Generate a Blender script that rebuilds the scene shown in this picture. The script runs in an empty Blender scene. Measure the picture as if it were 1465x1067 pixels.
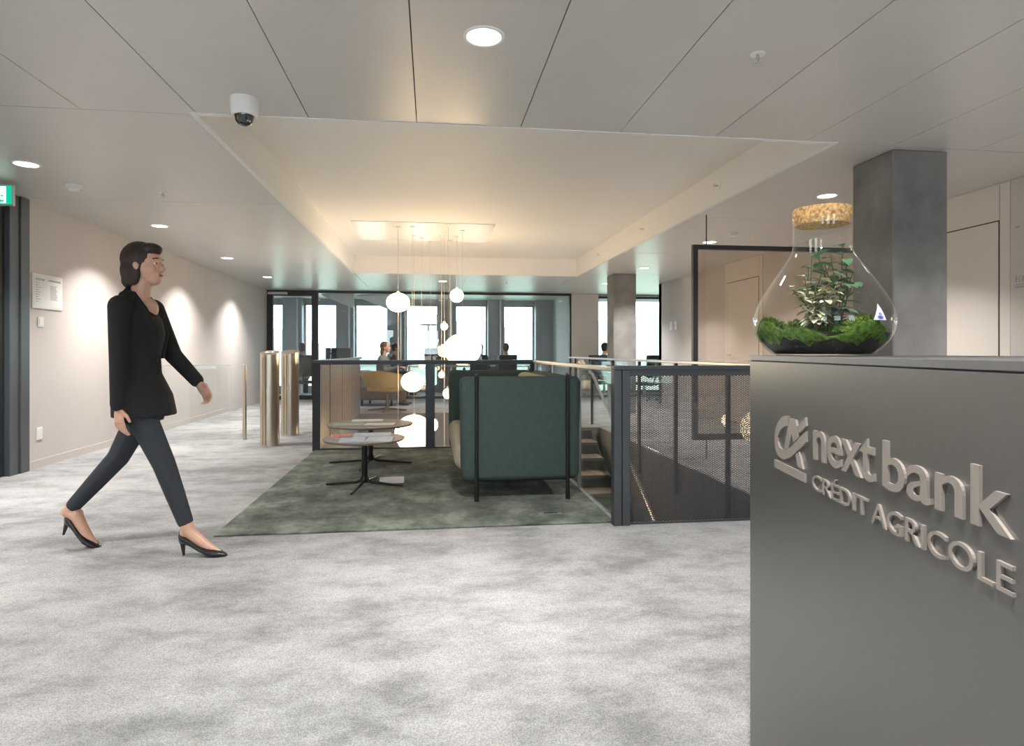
import bpy, bmesh, math, random
from math import sin, cos, pi, radians as R, sqrt
from mathutils import Vector as V, Matrix
random.seed(7)
sc = bpy.context.scene
COL = sc.collection

# ------------------------------------------------------------------ camera, world, exposure
YAW = R(7.32)
cd = bpy.data.cameras.new('camera'); cam = bpy.data.objects.new('camera', cd); COL.objects.link(cam)
cam.location = (0, 0, 1.1); cam.rotation_euler = (pi/2, 0, -YAW)
cd.sensor_width = 36; cd.lens = 895/1465*36; cd.shift_y = -(533.5-503)/1465; cd.clip_start = .02; cd.clip_end = 2000
sc.camera = cam
w = bpy.data.worlds.new('overcast_sky'); sc.world = w; w.use_nodes = True
bg = w.node_tree.nodes['Background']; bg.inputs[0].default_value = (.8, .91, 1, 1); bg.inputs[1].default_value = 7.5
sc.view_settings.view_transform = 'Standard'; sc.view_settings.look = 'None'
sc.view_settings.gamma = 1; sc.view_settings.use_curve_mapping = False
sc.view_settings.exposure = 0.45
sc.cycles.max_bounces = 10; sc.cycles.diffuse_bounces = 5; sc.cycles.transparent_max_bounces = 24
sc.cycles.sample_clamp_indirect = 6; sc.cycles.caustics_reflective = False; sc.cycles.caustics_refractive = False
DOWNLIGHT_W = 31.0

# ------------------------------------------------------------------ materials
MATS = {}
def mat(name, col, rough=.5, metal=0, noise=0, scale=8, bump=0, bscale=200, spec=.5, emit=None, es=0, coat=0, stretch=None):
    if name in MATS: return MATS[name]
    m = bpy.data.materials.new(name); m.use_nodes = True; nt = m.node_tree; p = nt.nodes['Principled BSDF']
    p.inputs['Base Color'].default_value = (*col, 1); p.inputs['Roughness'].default_value = rough; p.inputs['Metallic'].default_value = metal
    p.inputs['Specular IOR Level'].default_value = spec; p.inputs['Coat Weight'].default_value = coat
    if emit: p.inputs['Emission Color'].default_value = (*emit, 1); p.inputs['Emission Strength'].default_value = es
    tc = nt.nodes.new('ShaderNodeTexCoord'); vec = tc.outputs['Object']
    if stretch:
        mp = nt.nodes.new('ShaderNodeMapping'); mp.inputs['Scale'].default_value = stretch; nt.links.new(vec, mp.inputs[0]); vec = mp.outputs[0]
    if noise:
        n = nt.nodes.new('ShaderNodeTexNoise'); n.inputs['Scale'].default_value = scale; n.inputs['Detail'].default_value = 6; nt.links.new(vec, n.inputs[0])
        r = nt.nodes.new('ShaderNodeValToRGB'); nt.links.new(n.outputs[0], r.inputs[0])
        r.color_ramp.elements[0].position = .3; r.color_ramp.elements[1].position = .7
        r.color_ramp.elements[0].color = (*[c*(1-noise) for c in col], 1); r.color_ramp.elements[1].color = (*[min(1, c*(1+noise)) for c in col], 1)
        nt.links.new(r.outputs[0], p.inputs['Base Color'])
    if bump:
        n = nt.nodes.new('ShaderNodeTexNoise'); n.inputs['Scale'].default_value = bscale; nt.links.new(vec, n.inputs[0])
        b = nt.nodes.new('ShaderNodeBump'); b.inputs['Strength'].default_value = bump; b.inputs['Distance'].default_value = .004
        nt.links.new(n.outputs[0], b.inputs['Height']); nt.links.new(b.outputs[0], p.inputs['Normal'])
    MATS[name] = m; return m
def glass(name, tint=(1, 1, 1), gloss=1.0, rough=0.0, ior=1.45):
    m = bpy.data.materials.new(name); m.use_nodes = True; nt = m.node_tree; nt.nodes.clear()
    o = nt.nodes.new('ShaderNodeOutputMaterial'); mx = nt.nodes.new('ShaderNodeMixShader'); lw = nt.nodes.new('ShaderNodeLayerWeight')
    pw = nt.nodes.new('ShaderNodeMath'); pw.operation = 'POWER'; pw.inputs[1].default_value = 5; nt.links.new(lw.outputs['Facing'], pw.inputs[0])
    fr = nt.nodes.new('ShaderNodeMapRange'); fr.inputs[3].default_value = .04; fr.inputs[4].default_value = .9; nt.links.new(pw.outputs[0], fr.inputs[0])
    lw.inputs[0].default_value = .5
    tr = nt.nodes.new('ShaderNodeBsdfTransparent'); tr.inputs[0].default_value = (*tint, 1)
    gl = nt.nodes.new('ShaderNodeBsdfGlossy'); gl.inputs['Roughness'].default_value = rough; gl.inputs['Color'].default_value = (gloss, gloss, gloss, 1)
    nt.links.new(fr.outputs[0], mx.inputs[0]); nt.links.new(tr.outputs[0], mx.inputs[1]); nt.links.new(gl.outputs[0], mx.inputs[2]); nt.links.new(mx.outputs[0], o.inputs[0])
    MATS[name] = m; return m
def carpet(name, c0, c1, c2, scale, stretch, weave=260, lo=.4, hi=.6, big=.35):
    m = bpy.data.materials.new(name); m.use_nodes = True; nt = m.node_tree; N = nt.nodes.new; L = nt.links.new
    p = nt.nodes['Principled BSDF']; p.inputs['Roughness'].default_value = .95; p.inputs['Specular IOR Level'].default_value = .15
    p.inputs['Sheen Weight'].default_value = .15
    tc = N('ShaderNodeTexCoord'); mp = N('ShaderNodeMapping'); mp.inputs['Scale'].default_value = stretch; L(tc.outputs['Object'], mp.inputs[0])
    n1 = N('ShaderNodeTexNoise'); n1.inputs['Scale'].default_value = scale; n1.inputs['Detail'].default_value = 10; n1.inputs['Roughness'].default_value = .72; L(mp.outputs[0], n1.inputs[0])
    n0 = N('ShaderNodeTexNoise'); n0.inputs['Scale'].default_value = scale*.28; n0.inputs['Detail'].default_value = 3; L(mp.outputs[0], n0.inputs[0])
    bl = N('ShaderNodeMix'); bl.inputs[0].default_value = big; L(n1.outputs[0], bl.inputs[2]); L(n0.outputs[0], bl.inputs[3])
    r = N('ShaderNodeValToRGB'); L(bl.outputs[0], r.inputs[0])
    e = r.color_ramp.elements; e[0].position = lo; e[0].color = (*c0, 1); e[1].position = hi; e[1].color = (*c2, 1); k = e.new(.5); k.color = (*c1, 1)
    n2 = N('ShaderNodeTexVoronoi'); n2.inputs['Scale'].default_value = weave; L(tc.outputs['Object'], n2.inputs[0])
    mm = N('ShaderNodeMapRange'); mm.inputs[1].default_value = 0; mm.inputs[2].default_value = .7; mm.inputs[3].default_value = 1.1; mm.inputs[4].default_value = .62; L(n2.outputs['Distance'], mm.inputs[0])
    mx = N('ShaderNodeMix'); mx.data_type = 'RGBA'; mx.blend_type = 'MULTIPLY'; mx.inputs[0].default_value = 1; L(r.outputs[0], mx.inputs[6]); L(mm.outputs[0], mx.inputs[7])
    L(mx.outputs[2], p.inputs['Base Color'])
    b = N('ShaderNodeBump'); b.inputs['Strength'].default_value = .5; b.inputs['Distance'].default_value = .003; b.invert = True; L(n2.outputs['Distance'], b.inputs['Height']); L(b.outputs[0], p.inputs['Normal'])
    MATS[name] = m; return m

carpet('carpet', (.25, .252, .255), (.41, .413, .416), (.52, .522, .52), 2.8, (1, 1.5, 1), 190)
carpet('green_carpet', (.06, .08, .064), (.155, .185, .148), (.3, .335, .28), 4.2, (1, .8, 1), 260, .4, .6, .2)
mat('ceiling_white', (.56, .545, .525), .33, noise=.02, scale=3, spec=.6)
mat('cove_white', (.78, .775, .765), .6)
mat('joint_dark', (.05, .05, .05), .8)
mat('wall_taupe', (.56, .522, .498), .75, noise=.02, scale=2, bump=.1, bscale=400)
mat('wall_cream', (.68, .64, .59), .6, noise=.01, scale=2)
mat('anthracite', (.095, .104, .115), .36, metal=.3)
mat('frame_black', (.022, .023, .026), .45)
mat('rail_grey', (.075, .082, .09), .42, metal=.5)
mat('rail_light', (.46, .455, .45), .3, metal=.8)
mat('mesh_grey', (.06, .062, .066), .5, metal=.3)
mat('plinth_metal', (.2, .197, .195), .33, metal=.8, noise=.05, scale=60, stretch=(1, 1, 18))
mat('plinth_top', (.2, .205, .215), .4, metal=.7)
mat('letter_metal', (.3, .275, .25), .45, metal=.35)
mat('concrete', (.205, .2, .193), .8, noise=.3, scale=2.6, bump=.25, bscale=35)
mat('brass', (.64, .56, .45), .33, metal=1, noise=.04, scale=90, stretch=(1, 1, .05))
mat('sofa_green', (.058, .09, .083), .88, noise=.1, scale=40, bump=.3, bscale=600)
mat('sofa_beige', (.45, .41, .3), .9, noise=.08, scale=40, bump=.3, bscale=600)
mat('tube_black', (.018, .018, .018), .4, metal=.4)
mat('table_taupe', (.3, .255, .22), .5, noise=.05, scale=10)
mat('white_plastic', (.8, .8, .78), .4)
mat('white_paper', (.8, .8, .8), .7)
mat('paper_blue', (.5, .58, .7), .5, noise=.15, scale=12)
mat('paper_red', (.55, .22, .18), .5, noise=.3, scale=25)
mat('paper_green', (.42, .47, .4), .5, noise=.2, scale=15)
mat('ink_grey', (.38, .37, .36), .8)
mat('wood_tread', (.22, .18, .15), .5, noise=.15, scale=5, stretch=(1, 12, 1))
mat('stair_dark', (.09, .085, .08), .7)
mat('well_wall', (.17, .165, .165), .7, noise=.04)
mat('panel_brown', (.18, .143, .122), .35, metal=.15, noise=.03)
mat('lens_on', (1, 1, 1), .5, emit=(1, .95, .88), es=9)
mat('globe_on', (1, 1, 1), .4, emit=(1, .72, .42), es=17)
mat('globe_dim', (1, .9, .8), .3, emit=(1, .7, .42), es=1.4)
mat('cord_gold', (.7, .62, .54), .35, metal=.3)
mat('canopy_gloss', (.78, .775, .765), .22, spec=.4)
mat('skin', (.62, .36, .26), .5, noise=.04, scale=20)
mat('hair_dark', (.022, .011, .008), .55, noise=.4, scale=60, stretch=(1, 1, .15))
mat('blazer_black', (.008, .008, .009), .85, bump=.15, bscale=500)
mat('top_charcoal', (.022, .022, .024), .8)
mat('trouser_slate', (.028, .033, .04), .85, bump=.15, bscale=500)
mat('shoe_black', (.012, .011, .011), .25, coat=.4)
mat('eye_white', (.8, .8, .78), .2); mat('lip', (.45, .14, .12), .4)
mat('cork', (.6, .36, .15), .85, noise=.6, scale=150, bump=.6, bscale=160)
mat('soil', (.009, .007, .006), .8, noise=.5, scale=90, bump=.8, bscale=120)
mat('moss', (.075, .15, .02), .95, noise=.65, scale=110, bump=1, bscale=260, spec=.1)
mat('moss_lime', (.2, .28, .03), .9, noise=.4, scale=60)
mat('leaf_green', (.12, .3, .15), .5, noise=.3, scale=30)
mat('leaf_pale', (.62, .62, .42), .55, noise=.25, scale=60)
mat('stem_brown', (.13, .11, .05), .8)
mat('stone_brown', (.3, .17, .09), .8, noise=.4, scale=40)
mat('sticker_white', (.85, .88, .95), .5); mat('sticker_blue', (.05, .1, .5), .5)
mat('chair_yellow', (.46, .33, .14), .75, noise=.06, scale=30)
mat('office_black', (.02, .022, .026), .6)
mat('office_grey', (.25, .26, .27), .6)
mat('desk_white', (.7, .7, .7), .4)
mat('baffle_felt', (.66, .67, .67), .9)
mat('facade_grey', (.3, .31, .32), .5)
mat('sign_green', (.0, .3, .16), .5, emit=(.0, .42, .24), es=.9)
mat('sign_white', (.8, .9, .85), .5, emit=(.85, 1, .92), es=1.0)
mat('alu', (.6, .6, .6), .35, metal=.8)
mat('dome_dark', (.01, .01, .012), .08, coat=1)
mat('grass_far', (.2, .25, .18), .9); mat('hill_far', (.28, .33, .3), 1)
glass('pane_clear', (.97, .985, .98)); glass('pane_blue', (.93, .97, .985)); glass('terrarium_glass', (.985, .99, .985), 1.0)
glass('pane_bronze', (.86, .82, .78))

# ------------------------------------------------------------------ mesh helpers
class MB:
    def __init__(s): s.v = []; s.f = []
    def add(s, vs, fs):
        o = len(s.v); s.v += [tuple(p) for p in vs]; s.f += [tuple(i+o for i in f) for f in fs]; return s
    def box(s, x0, x1, y0, y1, z0, z1):
        return s.add([(x0,y0,z0),(x1,y0,z0),(x1,y1,z0),(x0,y1,z0),(x0,y0,z1),(x1,y0,z1),(x1,y1,z1),(x0,y1,z1)],
                     [(0,3,2,1),(4,5,6,7),(0,1,5,4),(1,2,6,5),(2,3,7,6),(3,0,4,7)])
    def loft(s, rings, n=16, caps=True):            # rings: (centre, axis a, axis b)
        vs = []; fs = []
        for c, a, b in rings:
            c = V(c); a = V(a); b = V(b)
            vs += [c + a*cos(2*pi*i/n) + b*sin(2*pi*i/n) for i in range(n)]
        for k in range(len(rings)-1):
            for i in range(n):
                j = (i+1) % n; fs.append((k*n+i, k*n+j, (k+1)*n+j, (k+1)*n+i))
        if caps: fs.append(tuple(range(n-1, -1, -1))); fs.append(tuple((len(rings)-1)*n+i for i in range(n)))
        return s.add(vs, fs)
    def lathe(s, prof, c=(0,0,0), n=24, caps=True):  # prof: (r, z) upwards
        return s.loft([((c[0], c[1], c[2]+z), (r,0,0), (0,r,0)) for r, z in prof], n, caps)
    def tube(s, p, q, r0, r1=None, n=10):
        p = V(p); q = V(q); d = (q-p).normalized(); u = d.orthogonal().normalized(); w_ = d.cross(u); r1 = r0 if r1 is None else r1
        return s.loft([(p, u*r0, w_*r0), (q, u*r1, w_*r1)], n)
    def path(s, pts, r, n=8):
        pts = [V(p) for p in pts]; rings = []; rr = r if isinstance(r, (list, tuple)) else [r]*len(pts)
        u = None
        for i, p in enumerate(pts):
            d = (pts[min(i+1, len(pts)-1)] - pts[max(i-1, 0)]).normalized()
            u = d.orthogonal().normalized() if u is None else (u - d*u.dot(d)).normalized()
            rings.append((p, u*rr[i], d.cross(u)*rr[i]))
        return s.loft(rings, n)
    def ell(s, c, rx, ry, rz, n=16, m=10):
        rings = [((c[0], c[1], c[2]-rz*cos(pi*k/m)), (max(1e-4, rx*sin(pi*k/m)),0,0), (0,max(1e-4, ry*sin(pi*k/m)),0)) for k in range(m+1)]
        return s.loft(rings, n)
    def chain(s, pts, rad):                          # rounded, tapering limb
        for p, r in zip(pts, rad): s.ell(p, r, r, r, 12, 8)
        for i in range(len(pts)-1): s.tube(pts[i], pts[i+1], rad[i], rad[i+1], 12)
        return s
    def prism(s, poly, y0, y1):                      # polygon in x-z, extruded along y
        n = len(poly)
        return s.add([(x,y0,z) for x,z in poly]+[(x,y1,z) for x,z in poly],
                     [tuple(range(n)), tuple(range(2*n-1, n-1, -1))]+[(i, i+n, (i+1)%n+n, (i+1)%n) for i in range(n)])
    def mesh(s, name='mesh'):
        me = bpy.data.meshes.new(name); me.from_pydata(s.v, [], s.f); me.validate()
        bm = bmesh.new(); bm.from_mesh(me); bmesh.ops.recalc_face_normals(bm, faces=bm.faces); bm.to_mesh(me); bm.free(); return me
    def build(s, name, m, parent=None, smooth=False, bevel=0, segs=2, **k):
        me = s.mesh(name)
        if bevel:
            bm = bmesh.new(); bm.from_mesh(me); bmesh.ops.bevel(bm, geom=list(bm.edges), offset=bevel, segments=segs, profile=.5, affect='EDGES', clamp_overlap=True)
            bm.to_mesh(me); bm.free()
        return link(name, me, m, parent, smooth, **k)
def link(name, me, m, parent=None, smooth=False, label=None, cat=None, group=None, kind=None):
    me.materials.clear(); me.materials.append(MATS[m])
    if smooth:
        me.shade_smooth()
        try: me.set_sharp_from_angle(angle=R(40))
        except Exception: pass
    o = bpy.data.objects.new(name, me); COL.objects.link(o); o.parent = parent
    return tag(o, label, cat, group, kind)
def tag(o, label=None, cat=None, group=None, kind=None):
    for k, v in (('label', label), ('category', cat), ('group', group), ('kind', kind)):
        if v: o[k] = v
    return o
def thing(name, label, cat, loc=(0,0,0), rz=0, group=None, kind=None):
    o = bpy.data.objects.new(name, None); COL.objects.link(o); o.location = loc; o.rotation_euler = (0,0,rz); o.empty_display_size = .1
    return tag(o, label, cat, group, kind)
def B(*a): return MB().box(*a)
def dup(o, parent=None, loc=None, rz=None, label=None):
    c = o.copy(); COL.objects.link(c); c.parent = parent
    if loc is not None: c.location = loc
    if rz is not None: c.rotation_euler = (0,0,rz)
    if label: c['label'] = label
    for ch in [x for x in bpy.data.objects if x.parent == o]: dup(ch, c)
    return c
def blob(mb, voxel, iters=4):
    me = mb.mesh('blob'); o = bpy.data.objects.new('blob', me); COL.objects.link(o)
    r = o.modifiers.new('r', 'REMESH'); r.mode = 'VOXEL'; r.voxel_size = voxel
    s_ = o.modifiers.new('s', 'SMOOTH'); s_.factor = .5; s_.iterations = iters
    dg = bpy.context.evaluated_depsgraph_get(); out = bpy.data.meshes.new_from_object(o.evaluated_get(dg))
    bpy.data.objects.remove(o); bpy.data.meshes.remove(me); return out
S = dict(kind='structure')

# ------------------------------------------------------------------ dimensions of the place
H = 2.5; XL = -3.7; XR = 4.7
CX0, CX1, CY0, CY1, CZ = -1.37, 2.66, 3.9, 11.35, 2.81        # ceiling cove
PY = 14.8; FY = 17.1                                           # glazed partition, facade
BK = -4.5                                                      # wall behind the camera

# ---- floor
m = MB()
for b in ((XL-.1, XR+.1, BK, 3.88), (XL-.1, -1.3, 3.88, 15), (-1.3, 1.2, 3.88, 7.17), (1.2, 2.45, 8.87, 11.35),
          (2.45, 6.6, 3.88, 15), (-1.3, 2.45, 11.35, 15), (-5.2, 3.4, 15, FY+.1)):
    m.box(b[0], b[1], b[2], b[3], -.3, 0)
m.build('floor', 'carpet', **S)
# ---- stairwell below the floor
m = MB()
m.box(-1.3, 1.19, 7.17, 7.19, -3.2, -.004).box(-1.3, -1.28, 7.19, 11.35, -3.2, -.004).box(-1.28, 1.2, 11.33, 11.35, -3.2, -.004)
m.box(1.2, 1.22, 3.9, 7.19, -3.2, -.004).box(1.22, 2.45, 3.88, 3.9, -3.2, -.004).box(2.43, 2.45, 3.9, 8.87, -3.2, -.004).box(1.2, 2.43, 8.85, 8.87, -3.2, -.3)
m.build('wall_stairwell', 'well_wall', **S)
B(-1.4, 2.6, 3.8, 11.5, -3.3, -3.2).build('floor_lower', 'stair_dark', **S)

# ---- ceiling
ceil = thing('ceiling', None, None, kind='structure')
m = MB()
m.box(-5.2, 6.7, BK, CY0-.02, H+.02, H+.1).box(-5.2, CX0-.02, CY0-.02, FY+.2, H+.02, H+.1).box(CX1+.02, 6.7, CY0-.02, FY+.2, H+.02, H+.1).box(CX0-.02, CX1+.02, CY1+.02, FY+.2, H+.02, H+.1)
m.build('ceiling_backing', 'joint_dark', ceil)
g = .0028
def panel(x0, x1, y0, y1): B(x0+g, x1-g, y0+g, y1-g, H, H+.02).build('ceiling_panel', 'ceiling_white', ceil)
xs = [XL-.05, -3.29, -2.65, -2.01, -1.37, -.73, -.09, .55, 1.19, 1.83, 2.47, 3.11, 3.75, 4.39, XR+.05]
for i in range(len(xs)-1): panel(xs[i], xs[i+1], BK, CY0)
ys = [CY0, 6.2, 8.6, 11.0, 13.0, PY]
for i in range(len(ys)-1):
    panel(XL-.05, CX0, ys[i], ys[i+1]); panel(CX1, XR+.05 if ys[i+1] < 12 else 6.6, ys[i], ys[i+1])
panel(CX0, .65, CY1, 13.0); panel(.65, CX1, CY1, 13.0); panel(CX0, .65, 13.0, PY); panel(.65, CX1, 13.0, PY)
panel(-5.2, -1.37, PY+.06, FY); panel(-1.37, .65, PY+.06, FY); panel(.65, 3.3, PY+.06, FY)
B(CX0, CX1, CY0, CY1, CZ, CZ+.05).build('cove_top', 'cove_white', ceil)
for nm, b in (('a', (CX0-.02, CX0, CY0-.02, CY1+.02)), ('b', (CX1, CX1+.02, CY0-.02, CY1+.02)), ('c', (CX0, CX1, CY0-.02, CY0)), ('d', (CX0, CX1, CY1, CY1+.02))):
    B(*b, H-.001, CZ).build('cove_side', 'cove_white', ceil)
m = MB(); m.box(CX0-.035, CX0+.004, CY0-.035, CY1+.035, H-.006, H+.004).box(CX1-.004, CX1+.035, CY0-.035, CY1+.035, H-.006, H+.004)
m.box(CX0, CX1, CY0-.03, CY0+.004, H-.006, H+.004).box(CX0, CX1, CY1-.004, CY1+.03, H-.006, H+.004)
m.build('cove_edge_trim', 'cove_white', ceil)
B(-1.05, .85, 8.35, 9.75, CZ-.008, CZ).build('pendant_canopy', 'canopy_gloss', tag(thing('pendant_canopy_plate', 'flat glossy cream canopy plate on the cove ceiling above the globe lamps', 'canopy'), None), bevel=.002)

# ---- left wall, baseboard, door
m = MB(); m.box(XL-.15, XL, 6.28, PY, 0, H).box(XL-.15, XL, BK, 4.5, 0, H)
m.build('wall_left', 'wall_taupe', **S)
m = MB(); m.box(XL, XL+.008, 6.285, PY-.05, 0, .075).box(XL, XL+.008, BK, 4.5, 0, .075)
m.build('baseboard_left', 'wall_taupe', **S)
d = thing('door_1', 'dark grey metal framed glass door reaching the ceiling beside the notice', None, kind='structure')
for y0, y1, o in ((6.16, 6.28, .03), (6.03, 6.155, .015), (4.5, 4.62, .03)): B(XL-.13, XL+o, y0, y1, 0, H-.002).build('door_jamb', 'anthracite', d, bevel=.004)
B(XL-.1, XL-.005, 4.62, 6.03, H-.06, H-.002).build('door_head', 'anthracite', d)
B(XL-.1, XL-.03, 5.9, 6.03, .01, H-.062).build('door_stile', 'frame_black', d); B(XL-.1, XL-.03, 4.62, 4.74, .01, H-.062).build('door_stile', 'frame_black', d)
B(XL-.1, XL-.03, 4.74, 5.9, .01, .2).build('door_rail', 'frame_black', d); B(XL-.1, XL-.03, 4.74, 5.9, 1.0, 1.06).build('door_rail', 'frame_black', d)
B(XL-.07, XL-.06, 4.74, 5.9, .2, H-.062).build('door_pane', 'pane_blue', d)
# corridor beyond that door
m = MB(); m.box(XL-2.3, XL-2.2, 3.5, 8, -.02, H).box(XL-2.2, XL-.15, 7.9, 8, -.02, H).box(XL-2.2, XL-.15, 3.5, 3.6, -.02, H); m.build('wall_corridor', 'wall_taupe', **S)
B(XL-2.3, XL-.1, 3.5, 8, -.3, 0).build('floor_corridor', 'carpet', **S); B(XL-2.3, XL-.14, 3.5, 8, H, H+.05).build('ceiling_corridor', 'ceiling_white', **S)

# ---- right wall
wr = B(XR, XR+.15, BK, 12.55, 0, H).build('wall_right', 'wall_taupe', **S)
B(XR-.02, XR, 1.0, 4.54, 0, H-.002).build('wall_panel', 'wall_taupe', wr)
for y0, y1, yd0, yd1, n_ in ((4.55, 6.45, 4.645, 6.3, 2), (8.41, 9.55, 8.5, 9.49, 3)):
    B(XR-.012, XR, y0, y1, 0, H-.002).build('wall_panel', 'wall_cream', wr)
    dr = thing('door_%d' % n_, 'flush cream door with a thin dark joint in the cream wall', None, kind='structure')
    B(XR-.0135, XR-.012, yd0, yd1, 0.002, 2.195).build('door_joint', 'joint_dark', dr)
    B(XR-.017, XR-.0135, yd0+.011, yd1-.011, .012, 2.184).build('door_leaf', 'wall_cream', dr)
    m = MB(); m.tube((XR-.017, yd1-.1, 1.05), (XR-.06, yd1-.1, 1.05), .009).tube((XR-.06, yd1-.1, 1.05), (XR-.06, yd1-.22, 1.05), .008); m.build('door_handle', 'alu', dr, True)
    B(XR-.013, XR-.0125, yd0-.001, yd0+.002, 2.2, H-.01).build('panel_joint', 'joint_dark', dr)
m = MB(); m.box(XR, XR+1.9, 12.4, 12.55, 0, H).box(6.5, 6.65, 12.55, 15, 0, H); m.build('wall_return', 'wall_taupe', **S)
B(XR-.01, XR, 6.46, 8.4, 0, .075).build('baseboard_right', 'wall_taupe', **S)
# ---- wall behind the camera, with windows
m = MB(); xw = [-2.6, -.2, 2.2]
m.box(XL-.15, XR+.15, BK-.2, BK, 0, .5).box(XL-.15, XR+.15, BK-.2, BK, 2.3, H)
for i in range(4):
    a0 = XL-.15 if i == 0 else xw[i-1]+.6; a1 = XR+.15 if i == 3 else xw[i]-.6
    m.box(a0, a1, BK-.2, BK, .5, 2.3)
m.build('wall_back', 'wall_taupe', **S)
wn = [0]
def window(x0, x1, z0, z1, y, fm='frame_black', fw=.05, pane='pane_clear', mull=None):
    wn[0] += 1; off = '_offscreen' if y < 0 else ''; t = thing('window_%d%s' % (wn[0], off), None, None, kind='structure')
    m = MB().box(x0, x0+fw, y-.04, y+.04, z0, z1).box(x1-fw, x1, y-.04, y+.04, z0, z1).box(x0+fw, x1-fw, y-.04, y+.04, z0, z0+fw).box(x0+fw, x1-fw, y-.04, y+.04, z1-fw, z1)
    m.build('window_frame', fm, t); B(x0+fw, x1-fw, y-.004, y+.004, z0+fw, z1-fw).build('window_pane', pane, t)
    ld = bpy.data.lights.new('daylight_portal', 'AREA'); ld.shape = 'RECTANGLE'; ld.size = x1-x0; ld.size_y = z1-z0
    ld.cycles.is_portal = True
    lo = bpy.data.objects.new('daylight_portal_%d%s' % (wn[0], off), ld); COL.objects.link(lo); lo.parent = t
    lo.location = ((x0+x1)/2, y+(.06 if y > 0 else -.06), (z0+z1)/2); lo.rotation_euler = (-pi/2 if y > 0 else pi/2, 0, 0)
for x in xw: window(x-.6, x+.6, .5, 2.3, BK-.1)

# ---- facade of the far office, with windows between piers
fx = [(-4.68, -3.83), (-3.34, -2.48), (-2.03, -1.15), (-.7, .18), (.63, 1.51), (1.95, 2.81)]
m = MB(); m.box(-5.2, 3.4, FY-.05, FY+.2, 2.37, H).box(-5.2, 3.4, FY-.05, FY+.2, 0, .16); m.build('wall_facade', 'facade_grey', **S)
for i in range(7):
    a0 = -5.2 if i == 0 else fx[i-1][1]; a1 = 3.4 if i == 6 else fx[i][0]
    B(a0, a1, FY-.3, FY+.2, 0 if False else .001, H-.002).build('wall_pier', 'facade_grey', **S)
    if 0 < i < 6:
        t = thing('trim_%d' % i, None, None, kind='structure')
        B(a1-.13, a1-.09, FY-.34, FY-.3, .01, H-.01).build('trim_rail', 'alu', t)
for a0, a1 in fx: window(a0, a1, .16, 2.37, FY+.05, 'facade_grey', .04)
m = MB(); m.box(3.3, 3.4, PY+.1, FY, 0, H).box(-5.3, -5.2, PY, FY, 0, H).box(-5.2, XL-.1, PY-.1, PY, 0, H); m.build('wall_office', 'baffle_felt', **S)
# ---- glazed partition with a door
p = thing('window_%d' % 40, 'wide glazed partition with thin black frame in front of the far office', None, kind='structure')
B(-2.58, 3.34, PY-.03, PY+.03, H-.055, H-.002).build('partition_head', 'frame_black', p); B(-2.58, 3.34, PY-.03, PY+.03, 0, .05).build('partition_sill', 'frame_black', p)
B(3.3, 3.34, PY-.03, PY+.03, .05, H-.055).build('partition_jamb', 'frame_black', p)
for x0, x1 in ((-2.58, -1.1), (-1.1, .38), (.38, 1.86), (1.86, 3.3)): B(x0+.002, x1-.002, PY-.006, PY+.006, .05, H-.055).build('pane', 'pane_blue', p)
d = thing('door_4', 'black framed glass door to the far office', None, kind='structure')
B(XL-.1, -2.58, PY-.05, PY+.05, H-.13, H-.002).build('door_head', 'frame_black', d); B(-2.72, -2.58, PY-.05, PY+.05, 0, H-.13).build('door_jamb', 'frame_black', d); B(XL-.1, -3.57, PY-.05, PY+.05, 0, H-.13).build('door_jamb', 'frame_black', d)
B(-3.57, -2.72, PY-.03, PY+.03, .01, .1).build('door_rail', 'frame_black', d); B(-3.57, -2.72, PY-.006, PY+.006, .1, H-.13).build('door_pane', 'pane_blue', d)
B(-3.68, -3.25, PY-.058, PY-.05, H-.1, H-.045).build('door_closer', 'alu', d)
m = MB(); m.tube((-2.8, PY-.03, 1.05), (-2.8, PY-.08, 1.05), .01).tube((-2.8, PY-.08, 1.05), (-2.92, PY-.08, 1.05), .009); m.build('door_handle', 'alu', d, True)
# ---- wall end and corner window right of the partition
B(3.34, 4.0, PY-.05, 15.0, 0, H-.002).build('wall_end', 'wall_taupe', **S)
window(4.0, 6.5, .1, 2.45, 14.95, 'frame_black', .05)
m = MB(); m.box(4.0, 6.6, 14.85, 15.1, 0, .1).box(4.0, 6.6, 14.85, 15.1, 2.45, H); m.build('wall_sill', 'facade_grey', **S)
# ---- far land outside
B(-400, 400, 19, 900, -14, -13.5).build('ground_outside', 'grass_far', **S)
m = MB(); pts = [(-500 + i*25, 14 + 10*sin(i*.7) + 7*sin(i*1.9+1) + (i*.5)) for i in range(41)]
m.prism([(-500, -14)] + pts + [(500, -14)], 640, 760); m.build('hills_outside', 'hill_far', **S)
# ---- concrete columns
for nm, x0, x1, y0, y1 in (('a', 3.16, 3.58, 3.95, 4.37), ('b', 3.23, 3.65, 10.88, 11.3)):
    B(x0, x1, y0, y1, 0, H-.001).build('concrete_column', 'concrete', bevel=.008, segs=1, **S)

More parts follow.
